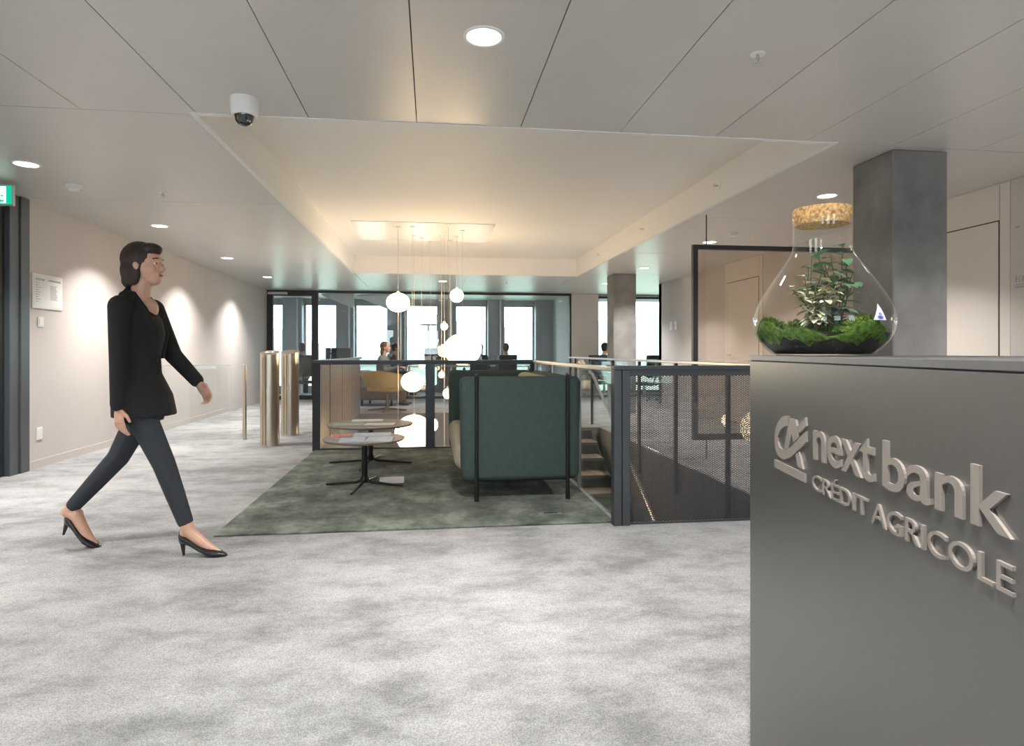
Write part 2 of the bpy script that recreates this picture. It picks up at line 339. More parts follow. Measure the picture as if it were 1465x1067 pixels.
# ------------------------------------------------------------------ ceiling fittings
def downlight(x, y, label, off=None, first=[None]):
    if first[0] is None:
        t = thing('downlight', label, 'downlight', (x, y, H), 0, 'ceiling downlights')
        m = MB(); n = 32
        m.loft([((0,0,.0), (.094,0,0), (0,.094,0)), ((0,0,-.006), (.09,0,0), (0,.09,0)), ((0,0,-.006), (.077,0,0), (0,.077,0)), ((0,0,.0), (.075,0,0), (0,.075,0))], n, False)
        m.build('trim_ring', 'white_plastic', t, True)
        MB().lathe([(.075, -.0035), (.075, -.0015)], n=32).build('lens', 'lens_on', t)
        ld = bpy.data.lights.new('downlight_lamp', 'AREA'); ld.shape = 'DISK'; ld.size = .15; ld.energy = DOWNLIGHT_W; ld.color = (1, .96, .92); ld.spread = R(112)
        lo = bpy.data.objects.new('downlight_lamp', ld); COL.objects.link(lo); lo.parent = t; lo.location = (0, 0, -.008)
        first[0] = t
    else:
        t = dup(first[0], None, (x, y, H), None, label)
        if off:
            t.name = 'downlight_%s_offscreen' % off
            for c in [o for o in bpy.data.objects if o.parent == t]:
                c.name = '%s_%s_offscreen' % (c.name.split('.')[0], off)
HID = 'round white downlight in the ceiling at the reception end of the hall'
for x, y, lb in [(.23, 2.77, 'large round downlight glowing between two ceiling joints before the cove'), (-3.0, 5.09, 'round downlight glowing near the green exit sign'),
                 (-3.0, 7.4, 'round downlight glowing above the walking person'), (-3.03, 9.81, 'round downlight glowing over the aisle beyond the glass barrier'), (-3.05, 12.2, 'round downlight glowing just before the office door'),
                 (3.52, 5.21, 'round downlight glowing above the cork lid beside the big concrete column'), (3.52, 7.6, 'round downlight glowing above the top corner of the black frame'),
                 (3.52, 10.07, 'round downlight glowing in front of the far concrete column'), (3.55, 12.5, 'round downlight glowing behind the far concrete column'), (.22, 12.5, 'round downlight glowing beyond the cove before the glass partition'),
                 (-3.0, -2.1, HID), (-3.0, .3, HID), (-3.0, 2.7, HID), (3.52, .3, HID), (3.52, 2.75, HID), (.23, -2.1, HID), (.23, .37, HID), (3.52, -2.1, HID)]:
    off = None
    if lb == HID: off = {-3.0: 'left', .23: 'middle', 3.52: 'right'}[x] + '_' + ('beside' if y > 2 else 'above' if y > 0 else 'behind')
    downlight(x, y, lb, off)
def sprinkler(loc, rot, label):
    t = thing('sprinkler', label, 'sprinkler', loc, 0, 'fire sprinklers'); t.rotation_euler = rot
    MB().lathe([(.034, -.004), (.034, 0)], n=20).build('rosette', 'white_plastic', t, True)
    m = MB().tube((0,0,-.004), (0,0,-.03), .007).tube((.011,0,-.02), (.004,0,-.045), .002).tube((-.011,0,-.02), (-.004,0,-.045), .002)
    m.build('frame', 'alu', t); MB().lathe([(.016, -.049), (.016, -.046)], n=12).build('deflector', 'alu', t)
for x, y, lb in ((1.52, 2.77, 'small white fire sprinkler on the ceiling panel before the cove'), (-2.34, 5.84, 'small white fire sprinkler over the aisle beside the cove'), (1.49, 12.44, 'small white fire sprinkler on the ceiling before the glass partition')): sprinkler((x, y, H), (0, 0, 0), lb)
for y, lb in ((5.55, 'fire sprinkler on the cove side above the black frame'), (7.63, 'fire sprinkler midway along the cove side'), (9.72, 'fire sprinkler on the cove side by the far concrete column')): sprinkler((CX1, y, 2.65), (0, pi/2, 0), lb)
for x, y, lb in ((-2.99, 5.69, 'round white smoke detector on the ceiling near the exit sign'), (3.52, 6.98, 'round white smoke detector on the ceiling above the black frame')):
    t = thing('smoke_detector', lb, 'smoke detector', (x, y, H), 0, 'smoke detectors')
    MB().lathe([(.04, -.042), (.045, -.03), (.045, -.022)], n=24).build('chamber', 'white_plastic', t, True); MB().lathe([(.06, -.022), (.062, 0)], n=24).build('base', 'white_plastic', t, True)
t = thing('security_camera', 'white dome security camera with dark lens on the ceiling edge', 'camera', (-1.03, 3.63, H))
MB().lathe([(.062, -.095), (.072, -.085), (.077, -.05), (.078, 0)], n=32).build('housing', 'white_plastic', t, True)
MB().lathe([(.008, -.15), (.03, -.143), (.046, -.125), (.053, -.095)], n=28).build('dome', 'dome_dark', t, True)
for k in range(5):
    MB().ell((.034*cos(-1.2+k*.6-pi/2+1.2-.9), .034*sin(-pi/2-.9+k*.45), -.128), .006, .006, .006, 8, 6).build('infrared_led', 'alu', t, True)
# exit sign fixed to the wall beside the door, facing down the hall
t = thing('exit_sign', 'green and white running figure exit sign above the dark door', 'sign', (XL, 5.58, 2.29))
B(.002, .315, 0, .028, 0, .175).build('housing', 'alu', t, bevel=.003)
B(.012, .303, -.003, 0, .012, .163).build('face', 'sign_green', t)
B(.1, .262, -.0045, -.003, .02, .155).build('doorway', 'sign_white', t)
m = MB(); Pm = lambda pts: m.prism([(x+.13, z+.012) for x, z in pts], -.0062, -.0045)
m.lathe([(.013, 0)], n=3, caps=False) if False else None
m.prism([(.208+.012*cos(a*pi/6), .132+.012*sin(a*pi/6)) for a in range(12)], -.0062, -.0045)
Pm([(.05, .095), (.085, .1), (.075, .05), (.05, .05)]); Pm([(.052, .055), (.068, .05), (.045, .008), (.03, .008)]); Pm([(.06, .06), (.078, .055), (.1, .03), (.118, .034), (.12, .02), (.09, .014)])
Pm([(.05, .095), (.052, .083), (.025, .068), (.016, .05), (.008, .056), (.02, .078)]); Pm([(.08, .1), (.085, .086), (.1, .07), (.115, .075), (.116, .066), (.098, .058)])
m.build('running_figure', 'sign_green', t)
# notice, switch and socket on the left wall
t = thing('notice_board', 'white framed notice sheet on the taupe wall beside the door', 'notice', (XL, 6.59, 1.675))
B(0, .012, -.24, .24, -.165, .165).build('frame', 'white_plastic', t, bevel=.003); B(.012, .014, -.222, .222, -.147, .147).build('sheet', 'white_paper', t)
B(.014, .0145, .0, .205, .105, .122).build('heading', 'ink_grey', t); B(.014, .0145, -.2, -.06, .1, .122).build('heading', 'paper_green', t)
m = MB()
for k in range(9): m.box(.014, .0145, -.2, -.2+.05+.05*random.random(), .075-k*.022, .08-k*.022)
for k in range(12): m.box(.014, .0145, .03, .12+.03*random.random(), .06-k*.012, .066-k*.012)
o_ = m.build('printed_lines', 'ink_grey', t); o_['kind'] = 'stuff'
t = thing('light_switch', 'square white light switch below the notice sheet', 'switch', (XL, 6.485, 1.383)); B(0, .009, -.043, .043, -.047, .047).build('plate', 'white_plastic', t, bevel=.003); B(.009, .013, -.028, .028, -.032, .032).build('rocker', 'white_plastic', t, bevel=.002)
t = thing('wall_socket', 'white power socket low on the taupe wall', 'socket', (XL, 6.465, .323)); B(0, .009, -.045, .045, -.058, .058).build('plate', 'white_plastic', t, bevel=.003)
m = MB()
for dz in (-.012, .014): m.tube((.0085, .0, dz), (.0095, .0, dz), .004)
m.tube((.0085, .014, 0), (.0095, .014, 0), .004); m.build('contact_hole', 'joint_dark', t); B(.009, .0115, -.025, .03, -.03, .032).build('insert', 'white_plastic', t, bevel=.004)
for y in (11.62, 11.86):
    t = thing('wall_switch', 'small white wall switch on the far taupe wall', 'switch', (XR, y, 1.61), 0, 'pair of wall switches'); B(-.01, 0, -.06, .06, -.08, .08).build('plate', 'white_plastic', t, bevel=.004); B(-.014, -.01, -.035, .035, -.05, .05).build('rocker', 'white_plastic', t)
# small lettering and hook on the brown wall panel (only its edge is in view)
t = thing('wall_sign', 'small grey lettered sign on the wall beside the cream door', 'sign', (XR-.02, 4.46, 1.66))
m = MB()
for k in range(6):
    y = .03-k*.055
    m.box(-.003, 0, y-.008, y, .0, .05).box(-.003, 0, y-.034, y-.026, .0, .05).box(-.003, 0, y-.026, y-.008, .02, .03)
m.build('lettering', 'ink_grey', t); B(-.003, 0, -.32, .03, -.022, -.016).build('rule', 'ink_grey', t); B(-.003, 0, -.32, .03, -.045, -.036).build('rule', 'ink_grey', t)
B(-.012, 0, .0, .03, .44, .45).build('hook', 'ink_grey', t)

# ------------------------------------------------------------------ black display frame on rods
t = thing('hanging_frame', 'tall black frame with clear pane held by thin rods from ceiling to floor', 'frame', (2.64, 6.1, 0))
z0, z1, W = .2, 2.19, 1.98
B(0, .05, -.025, .025, z0, z1).build('frame_side', 'frame_black', t); B(W-.05, W, -.025, .025, z0, z1).build('frame_side', 'frame_black', t)
B(.05, W-.05, -.025, .025, z1-.045, z1).build('frame_rail', 'frame_black', t); B(.05, W-.05, -.025, .025, z0, z0+.06).build('frame_rail', 'frame_black', t)
B(.05, W-.05, -.004, .004, z0+.06, z1-.045).build('pane', 'pane_bronze', t)
for x in (.15, W-.15):
    MB().tube((x, 0, z1), (x, 0, H), .006).build('rod', 'frame_black', t); MB().tube((x, 0, 0), (x, 0, z0), .006).build('rod', 'frame_black', t)

# ------------------------------------------------------------------ railings
def mesh_sheet(x0, x1, z0, z1, y, cw=.0235, ch=.0118, wd=.0043, th=.0016):
    m = MB(); sl = ch/cw
    for sgn in (1, -1):
        yy = y + sgn*th*.5
        c0 = (z0 - sgn*sl*(x1 if sgn > 0 else x0)); c1 = (z1 - sgn*sl*(x0 if sgn > 0 else x1))
        lo, hi = min(c0, c1), max(c0, c1); n = int((hi-lo)/ch)
        for k in range(n+1):
            c = lo + (k+.5)*ch
            xa, xb = sorted(((z0-c)/(sgn*sl), (z1-c)/(sgn*sl))); xa = max(xa, x0); xb = min(xb, x1)
            if xb-xa < .003: continue
            za, zb = c+sgn*sl*xa, c+sgn*sl*xb; h = wd/2/cos(math.atan(sl))
            m.add([(xa,yy-th/2,za-h),(xb,yy-th/2,zb-h),(xb,yy-th/2,zb+h),(xa,yy-th/2,za+h),(xa,yy+th/2,za-h),(xb,yy+th/2,zb-h),(xb,yy+th/2,zb+h),(xa,yy+th/2,za+h)],
                  [(0,1,2,3),(7,6,5,4),(0,4,5,1),(3,2,6,7)])
    return m
# front railing beside the plinth
RY = 3.86
t = thing('mesh_railing', 'dark grey railing of expanded metal mesh at the stairwell front beside the plinth', 'railing', (0, RY, 0))
B(1.14, 1.19, -.035, .035, 0, .985).build('post', 'rail_grey', t, bevel=.003); B(1.195, 1.245, -.035, .035, 0, .985).build('post', 'rail_grey', t, bevel=.003)
B(1.14, 2.48, -.04, .04, .985, 1.01).build('handrail', 'rail_grey', t, bevel=.004); B(1.245, 2.48, -.02, .02, .945, .985).build('top_bar', 'rail_grey', t)
B(1.245, 2.48, -.012, .012, .0, .012).build('bottom_bar', 'rail_grey', t); B(2.43, 2.48, -.035, .035, .03, .945).build('post', 'rail_grey', t)
o_ = mesh_sheet(1.245, 2.43, .012, .945, 0).build('expanded_mesh', 'mesh_grey', t); o_['kind'] = 'stuff'
# railing behind the tables
RY2 = 7.19
t = thing('mesh_railing', 'dark railing of metal mesh behind the round tables and globe lamps', 'railing', (0, RY2, 0))
B(-1.31, -1.225, -.04, .04, 0, .975).build('post', 'frame_black', t); B(-.07, .035, -.012, .012, 0, .96).build('post', 'rail_grey', t); B(1.13, 1.2, -.035, .035, 0, .975).build('post', 'rail_grey', t)
B(-1.31, 1.2, -.045, .045, .975, 1.005).build('handrail', 'rail_grey', t, bevel=.004); B(-1.225, 1.13, -.015, .015, .955, .975).build('top_bar', 'rail_grey', t); B(-1.225, 1.13, -.015, .015, .0, .02).build('bottom_bar', 'rail_grey', t)
for x0, x1 in ((-1.225, -.07), (.035, 1.13)):
    o_ = mesh_sheet(x0, x1, .02, .955, 0, wd=.0034).build('expanded_mesh', 'mesh_grey', t); o_['kind'] = 'stuff'
# panelled railing at the stairwell's left side
t = thing('panel_railing', 'brown metal panelled railing running back beside the brass gate columns', 'railing', (-1.27, 0, 0))
B(-.04, .04, 7.24, 11.35, .975, 1.005).build('handrail', 'rail_grey', t)
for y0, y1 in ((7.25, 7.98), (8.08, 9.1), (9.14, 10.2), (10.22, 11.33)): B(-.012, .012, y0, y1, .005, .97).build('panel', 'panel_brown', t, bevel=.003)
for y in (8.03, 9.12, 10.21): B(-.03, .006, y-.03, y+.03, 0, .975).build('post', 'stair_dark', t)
# glass railing between sofa and stairs
t = thing('glass_railing', 'glass railing with light metal frame between the green sofa and the stairs', 'railing', (1.185, 0, 0))
B(-.03, .03, 3.91, 7.14, .97, 1.0).build('handrail', 'rail_light', t, bevel=.004)
for y in (3.92, 4.95, 6.05, 7.1): B(-.012, .012, y-.015, y+.015, .0, .97).build('post', 'rail_light', t)
for y0, y1 in ((3.94, 4.93), (4.97, 6.03), (6.07, 7.08)): B(-.005, .005, y0, y1, .02, .96).build('pane', 'pane_clear', t)
# glass railing on the far side of the stairs
t = thing('glass_railing', 'glass railing with dark posts on the far side of the stairs', 'railing', (2.42, 0, 0))
B(-.025, .025, 4.0, 10.9, .985, 1.01).build('handrail', 'rail_light', t, bevel=.004)
for y in (4.86, 5.97, 7.07, 8.15, 9.25, 10.35): B(-.025, .003, y-.02, y+.02, -.32, .985).build('post', 'frame_black', t)
for y0, y1 in ((4.1, 4.82), (4.9, 5.93), (6.01, 7.03), (7.11, 8.11), (8.19, 9.21), (9.29, 10.31)): B(-.005, .005, y0, y1, .02, .975).build('pane', 'pane_clear', t)
# ---- staircase
t = thing('staircase', 'staircase with wooden treads going down beside the glass railing', 'staircase', (0, 0, 0))
rise, run = .163, .33
for k in range(1, 15):
    y = 8.86 - run*(k-1); z = -rise*k
    if y - run < 4.1: break
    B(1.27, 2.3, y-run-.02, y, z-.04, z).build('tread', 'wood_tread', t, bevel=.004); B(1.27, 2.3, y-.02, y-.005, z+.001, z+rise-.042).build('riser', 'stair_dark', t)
for x in (1.24, 2.31):
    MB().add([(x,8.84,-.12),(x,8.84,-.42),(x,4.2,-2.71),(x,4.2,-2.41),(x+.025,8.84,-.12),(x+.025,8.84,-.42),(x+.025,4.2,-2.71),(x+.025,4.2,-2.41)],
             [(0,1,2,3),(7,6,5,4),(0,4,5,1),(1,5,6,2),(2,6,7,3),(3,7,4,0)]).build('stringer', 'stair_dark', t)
MB().path([(2.36, 9.2, .8), (2.36, 9.05, .78), (2.36, 5.0, -1.5)], .02).build('handrail', 'rail_light', t, True)
for y in (8.15, 7.07, 5.97): MB().tube((2.36, y, .78-(9.05-y)*.563), (2.394, y, .75-(9.05-y)*.563), .007).build('bracket', 'rail_light', t)

# ------------------------------------------------------------------ rug, sofa, tables
RUGZ = .012
B(-1.285, 1.165, 3.905, 7.135, .0005, RUGZ).build('rug', 'green_carpet', bevel=.004, label='large green mottled carpet under the sofa and round tables', cat='rug')
def rb(x0, x1, y0, y1, z0, z1, r, segs=4): return dict(b=(x0, x1, y0, y1, z0, z1), r=r, s=segs)
t = thing('sofa', 'high backed dark green sofa with black tube legs on the green carpet', 'sofa', (0, 0, RUGZ))
def soft(nm, b, r, m_, parent, taper=0):
    mb = B(*b); me = mb.mesh(nm); bm = bmesh.new(); bm.from_mesh(me)
    bmesh.ops.bevel(bm, geom=list(bm.edges), offset=r, segments=5, profile=.5, affect='EDGES')
    if taper:
        cx = (b[0]+b[1])/2
        for v in bm.verts: v.co.x = cx + (v.co.x-cx)*(1 - taper*(1-(v.co.z-b[4])/(b[5]-b[4])))
    bm.to_mesh(me); bm.free(); return link(nm, me, m_, parent, True)
soft('side_panel', (.2, 1.11, 4.56, 4.67, .135, .905), .05, 'sofa_green', t, .035)
soft('side_panel', (.165, 1.0, 6.2, 6.31, .135, .905), .05, 'sofa_green', t, .02)
soft('backrest', (.99, 1.11, 4.6, 6.28, .135, .9), .05, 'sofa_green', t)
soft('back_cushion', (.84, 1.0, 4.69, 5.44, .38, .885), .06, 'sofa_beige', t); soft('back_cushion', (.84, 1.0, 5.45, 6.19, .38, .885), .06, 'sofa_beige', t)
soft('seat_cushion', (.17, .9, 4.66, 6.21, .2, .42), .07, 'sofa_beige', t)
B(.25, 1.05, 4.7, 6.2, .13, .2).build('seat_frame', 'tube_black', t)
for x, y, o in ((.325, 4.545, 1), (1.0, 4.545, 1), (.325, 6.325, -1), (1.0, 6.325, -1)):
    lg = MB().path([(x, y+o*.03, .92), (x, y, .915), (x, y, .13), (x, y, 0)], [.01, .014, .014, .018], 12).build('leg', 'tube_black', t, True)
    MB().path([(x, y, .125), (x, y+o*.12, .125)], .009, 8).build('leg_bracket', 'tube_black', lg, True)
MB().tube((.325, 4.6, .14), (1.0, 4.6, .14), .008).build('cross_bar', 'tube_black', t, True)
def table(label, x, y, r, rot):
    t = thing('coffee_table', label, 'table', (x, y, RUGZ), rot)
    MB().lathe([(r-.012, .372), (r, .384), (r, .39)], n=64).build('table_top', 'table_taupe', t, True)
    MB().lathe([(.024, .03), (.024, .36), (.06, .372)], n=20).build('column', 'tube_black', t, True)
    for k in range(4):
        a = k*pi/2; c, s_ = cos(a), sin(a)
        MB().path([(c*.01, s_*.01, .09), (c*.03, s_*.03, .045), (c*.07, s_*.07, .03), (c*r*.98, s_*r*.98, .008)], [.012, .013, .012, .008], 8).build('leg', 'tube_black', t, True)
table('lower front round taupe coffee table on a black four-star foot', -.54, 5.18, .325, R(-12))
table('larger round taupe coffee table nearer the mesh railing', -.59, 6.22, .41, R(-8))
def magazine(x, y, z, w_, d_, rot, m_, label, h=.008, grp='magazines on the coffee tables'):
    t = thing('magazine', label, 'magazine', (x, y, z), R(rot), grp)
    B(-w_/2, w_/2, -d_/2, d_/2, 0, h-.0015).build('pages', 'white_paper', t); B(-w_/2-.001, w_/2+.002, -d_/2-.001, d_/2+.001, h-.0015, h).build('cover', m_, t)
T1 = RUGZ+.391
magazine(-.62, 5.06, T1, .19, .27, 4, 'paper_blue', 'white and grey magazine on the front table with dark bottom edge')
magazine(-.405, 5.05, T1, .2, .27, -3, 'paper_blue', 'pale blue magazine on the front table at the rim')
magazine(-.49, 5.33, T1, .3, .21, 2, 'paper_blue', 'wide pale magazine at the back of the front table')
magazine(-.73, 5.26, T1, .16, .22, 12, 'paper_red', 'red covered magazine on the front table')
magazine(-.78, 6.1, T1, .28, .2, 6, 'paper_green', 'greenish grey magazine on the larger table')
magazine(-.49, 6.08, T1, .28, .2, -4, 'white_paper', 'white magazine on the larger table beside the greenish one')
magazine(-.64, 6.42, T1, .3, .21, 3, 'white_paper', 'white magazine at the back of the larger table')
t = thing('leaflet_box', 'flat pale box lying on the green carpet under the front table', 'box', (-.33, 5.31, RUGZ), R(4)); B(-.1, .1, -.06, .06, 0, .028).build('tray', 'white_paper', t, bevel=.002); B(-.1, .1, -.06, .06, .0285, .033).build('lid', 'white_paper', t)
t = thing('floor_outlet', 'thin steel floor outlet strip set in the green carpet', 'floor outlet', (.79, 4.14, RUGZ)); B(-.085, .085, -.02, .02, 0, .004).build('cover', 'alu', t, bevel=.001); B(-.045, .05, -.014, .002, .004, .009).build('flap', 'joint_dark', t)

# ------------------------------------------------------------------ access gate
def gate(x, y, r, h, label, reader):
    t = thing('gate_column', label, 'gate column', (x, y, 0))
    n = 40; vs = []; tilt = .05
    m = MB(); m.loft([((0,0,0), (r,0,0), (0,r,0)), ((0,0,.02), (r,0,0), (0,r,0)), ((0,0,h-tilt), (r,0,0), (0,r,0)), ((0,0,h-tilt/2), (r,0,0), (0,r,tilt/2))], n)
    m.build('body', 'brass', t, True)
    MB().lathe([(r+.006, 0), (r+.006, .008)], n=n).build('foot_ring', 'alu', t, True)
    if reader:
        pl = B(-.045, .045, -.045, .045, 0, .006).build('card_reader', 'white_plastic', t, bevel=.002); pl.location = (0, 0, h-tilt/2+.001); pl.rotation_euler = (math.atan(tilt/2/r), 0, 0)
        ic = B(-.022, .022, -.02, .02, 0, .002).build('reader_symbol', 'office_grey', t); ic.location = (0, 0, h-tilt/2+.0075); ic.rotation_euler = (math.atan(tilt/2/r), 0, 0)
    m = MB()
    for a in (-2.1, -1.75): m.box(r*cos(a)-.003, r*cos(a)+.003, r*sin(a)-.002, r*sin(a)+.004, .02, h-tilt-.03)
    m.build('slot', 'joint_dark', t)
gate(-1.886, 7.65, .107, 1.115, 'brass gate column with a white card reader on its slanted top', True)
gate(-1.857, 8.58, .112, 1.125, 'plain brass gate column behind the one with the card reader', False)
t = thing('gate_post', 'slim brass post beside the glass barrier', 'post', (-2.335, 8.24, 0)); MB().lathe([(.024, 0), (.024, .93), (.02, .937)], n=24).build('tube', 'brass', t, True); MB().lathe([(.034, 0), (.034, .006)], n=24).build('foot', 'brass', t)
t = thing('glass_barrier', 'clear glass barrier between the left wall and the slim brass post', 'barrier', (0, 8.24, 0)); B(XL+.003, -2.5, -.006, .006, .002, .925).build('pane', 'pane_clear', t); B(XL+.003, -2.5, -.008, .008, .925, .934).build('edge_strip', 'alu', t)

# ------------------------------------------------------------------ pendant lamps
GZ = CZ-.008
def pendant(x, y, z, r, label, dim=False, flat=1.0, tail=None, disc=False):
    t = thing('pendant_lamp', label, 'lamp', (x, y, 0), 0, 'globe pendant lamps over the stairwell')
    MB().tube((0,0,GZ-.004), (0,0,z+r*flat+.02), .0026, n=6).build('cord', 'cord_gold', t); MB().lathe([(.03, GZ-.012), (.03, GZ)], n=16).build('ceiling_rose', 'white_plastic', t)
    MB().ell((0,0,z), r, r, r*flat, 32, 18).build('globe', 'globe_dim' if dim else 'globe_on', t, True)
    MB().lathe([(.022, z+r*flat-.012), (.018, z+r*flat+.025)], n=14).build('cap', 'cord_gold', t, True)
    if tail is not None:
        MB().tube((0,0,z-r*flat+.01), (0,0,tail), .006, n=8).build('drop_rod', 'cord_gold', t)
        if disc: MB().lathe([(.085, tail-.02), (.085, tail-.006), (.02, tail+.004)], n=24).build('end_disc', 'white_plastic', t, True)
pendant(-.453, 8.65, 1.77, .158, 'flattened glowing globe with a long rod and disc hanging below it', flat=.82, tail=-.26, disc=True)
pendant(.37, 9.3, 1.93, .1, 'small glowing globe hanging high close to the cove')
pendant(-.26, 8.6, .69, .15, 'glowing globe hanging just below railing height', flat=.9)
pendant(.43, 8.8, 1.13, .26, 'largest glowing globe hanging level with the railing top', flat=.85)
pendant(.28, 9.6, 1.17, .1, 'small glowing globe tucked beside the largest globe')
pendant(.18, 9.0, 1.46, .05, 'tiny glowing globe above the largest globe', tail=-.26)
pendant(-.255, 9.25, -.09, .28, 'big glowing globe hanging below floor level in the stairwell', flat=.95)
pendant(-.017, 9.75, -.03, .115, 'small glowing globe below floor level beside the big one')
pendant(.145, 9.25, .76, .05, 'tiny amber globe hanging below the railing top', True)
pendant(-.15, 9.45, .89, .05, 'tiny amber globe beside the wide railing post', True)
pendant(.22, 8.4, .54, .07, 'small glowing globe half hidden behind the sofa')

# ------------------------------------------------------------------ plinth with logo
PL = thing('reception_plinth', 'tall grey metal reception plinth with raised bank lettering', 'plinth', (.8327, 1.5565, 0))
PL.rotation_euler = (0, 0, math.atan2(-.982, -.189))      # local +x runs along the lettered face, local +y away from it
LEN, DEP, TOP = 1.22, .52, 1.09
PL_S = 1
B(0, LEN, 0.0, DEP, 0, TOP-.0145).build('body', 'plinth_metal', PL, bevel=.0015, segs=1)
B(.004, LEN-.004, .004, DEP-.004, TOP-.0145, TOP-.0125).build('shadow_gap', 'joint_dark', PL)
B(0, LEN, 0.0, DEP, TOP-.0125, TOP).build('top_slab', 'plinth_top', PL, bevel=.001, segs=1)
E_ = -.0042
def logo(nm, poly): MB().prism(poly, E_, 0).build(nm, 'letter_metal', PL)
logo('emblem_c', [(.276,.959),(.253,.957),(.232,.95),(.214,.938),(.2,.922),(.193,.905),(.193,.887),(.202,.871),(.217,.862),(.235,.858),(.253,.859),(.283,.868),(.31,.88),(.335,.893),(.357,.905),(.374,.916),(.374,.938),(.348,.925),(.32,.909),(.293,.894),(.272,.885),(.253,.881),(.235,.88),(.222,.883),(.213,.893),(.213,.904),(.222,.916),(.234,.925),(.25,.932),(.276,.938)])
logo('emblem_a', [(.285,.955),(.253,.886),(.274,.884),(.279,.889),(.297,.922),(.307,.905),(.318,.91),(.335,.92),(.32,.955)])
logo('emblem_foot', [(.318,.8815),(.337,.89),(.357,.857),(.329,.857)])
logo('emblem_arm', [(.326,.941),(.37,.966),(.374,.948),(.336,.928)])
logo('emblem_bar', [(.192,.849),(.366,.849),(.366,.831),(.192,.831)])
def word(txt, x0, x1, z0, z1, heavy):
    fc = bpy.data.curves.new('w', 'FONT'); fc.body = txt; fc.extrude = .5; fc.offset = heavy; fc.size = 1; fc.resolution_u = 6
    fo = bpy.data.objects.new('w', fc); COL.objects.link(fo); dg = bpy.context.evaluated_depsgraph_get()
    me = bpy.data.meshes.new_from_object(fo.evaluated_get(dg)); bpy.data.objects.remove(fo)
    bm = bmesh.new(); bm.from_mesh(me); bmesh.ops.remove_doubles(bm, verts=bm.verts, dist=1e-5); bm.verts.ensure_lookup_table()
    seen = set(); isl = []
    for v in bm.verts:
        if v in seen: continue
        st = [v]; seen.add(v); g_ = []
        while st:
            q = st.pop(); g_.append(q)
            for e in q.link_edges:
                o = e.other_vert(q)
                if o not in seen: seen.add(o); st.append(o)
        isl.append([min(q.co.x for q in g_), max(q.co.x for q in g_), g_])
    isl.sort(key=lambda a: a[0]); grp = []
    for a in isl:
        if grp and a[0] < grp[-1][1]-.06 : grp[-1][1] = max(grp[-1][1], a[1]); grp[-1][2] += a[2]
        else: grp.append(a)
    X0 = min(a[0] for a in grp); X1 = max(a[1] for a in grp)
    acc = 'É' in txt
    zs = [q.co.y for a in grp for q in a[2]]; Z0 = min(zs)
    Z1 = max(zs) if not acc else max(q.co.y for q in grp[0][2])     # cap height from the C when an accent stands above
    for a in grp:
        fs = {f for q in a[2] for f in q.link_faces}; idx = {q: i for i, q in enumerate(a[2])}
        mb = MB(); mb.add([(x0+(q.co.x-X0)/(X1-X0)*(x1-x0), E_*(.5+q.co.z) , z0+(q.co.y-Z0)/(Z1-Z0)*(z1-z0)) for q in a[2]], [tuple(idx[q] for q in f.verts) for f in fs])
        mb.build('letter', 'letter_metal', PL)
    bm.free(); bpy.data.meshes.remove(me)
word('next', .408, .643, .8865, .957, .01); word('bank', .668, .944, .8865, .9615, .01)
word('CRÉDIT', .403, .62, .8265, .857, .003); word('AGRICOLE', .634, .947, .8225, .8575, .003)

# ------------------------------------------------------------------ terrarium
TX, TY = .928, 1.393; u = 1.5/895
TR = thing('terrarium', 'glass flask terrarium with cork lid and living plants on the plinth', 'terrarium', (TX, TY, TOP+.0005))
prof = [(r_*.935, z_) for r_, z_ in [(.02, .0), (.105, .0), (.118, .004), (.135, .018), (.15, .035), (.161, .055), (.166, .078), (.164, .098), (.155, .122), (.14, .148), (.122, .175), (.104, .2), (.088, .222), (.077, .238), (.071, .25), (.069, .262), (.069, .3), (.069, .325), (.071, .33)]]
MB().lathe(prof, n=64, caps=False).build('flask', 'terrarium_glass', TR, True)
MB().lathe([(.059, .312), (.061, .316), (.066, .345), (.064, .351)], n=40).build('cork_lid', 'cork', TR, True)
def rad(z_):
    for (r0, a0), (r1, a1) in zip(prof[1:], prof[2:]):
        if a0 <= z_ <= a1: return r0+(r1-r0)*(z_-a0)/max(1e-6, a1-a0)
    return .1
m = MB(); m.lathe([(rad(z_)-.0075, z_) for z_ in (.004, .012, .02, .032, .044, .052)], n=48); m.build('soil', 'soil', TR, True)
rg = random.Random(3)
mo = MB(); ml = MB()
for k in range(5200):
    a = rg.random()*2*pi; rr = sqrt(rg.random())*.152; x, y = rr*cos(a), rr*sin(a)
    zt = .061+.02*sin(x*40+1)+.012*cos(y*47)+.006*rg.random() - .012*(rr/.152)**2
    tgt = ml if sin(x*33+2)*cos(y*41) > .45 else mo
    lim = rad(zt)-.009
    if rr > lim: x *= lim/rr; y *= lim/rr
    d_ = V((rg.uniform(-1,1), rg.uniform(-1,1), rg.uniform(.2,1.4))).normalized()*rg.uniform(.007,.013); s_ = d_.orthogonal().normalized()*.0016; c_ = V((x,y,zt))
    if (c_+d_).xy.length > lim: d_.x = d_.y = 0
    tgt.add([c_-s_, c_+s_, c_+d_*.6+s_*1.2, c_+d_, c_+d_*.6-s_*1.2], [(0,1,2,3,4)])
bmz = MB()
NR, NA = 10, 64; vs = [(0,0,.064)]; fs = []
for i in range(1, NR+1):
    for j in range(NA):
        a = 2*pi*j/NA; rr = .155*i/NR; x, y = rr*cos(a), rr*sin(a); zt = .062+.02*sin(x*40+1)+.012*cos(y*47)-.012*(i/NR)**2; lim = rad(zt)-.0055
        if rr > lim: x *= lim/rr; y *= lim/rr
        vs.append((x, y, zt))
for j in range(NA): fs.append((0, 1+j, 1+(j+1)%NA))
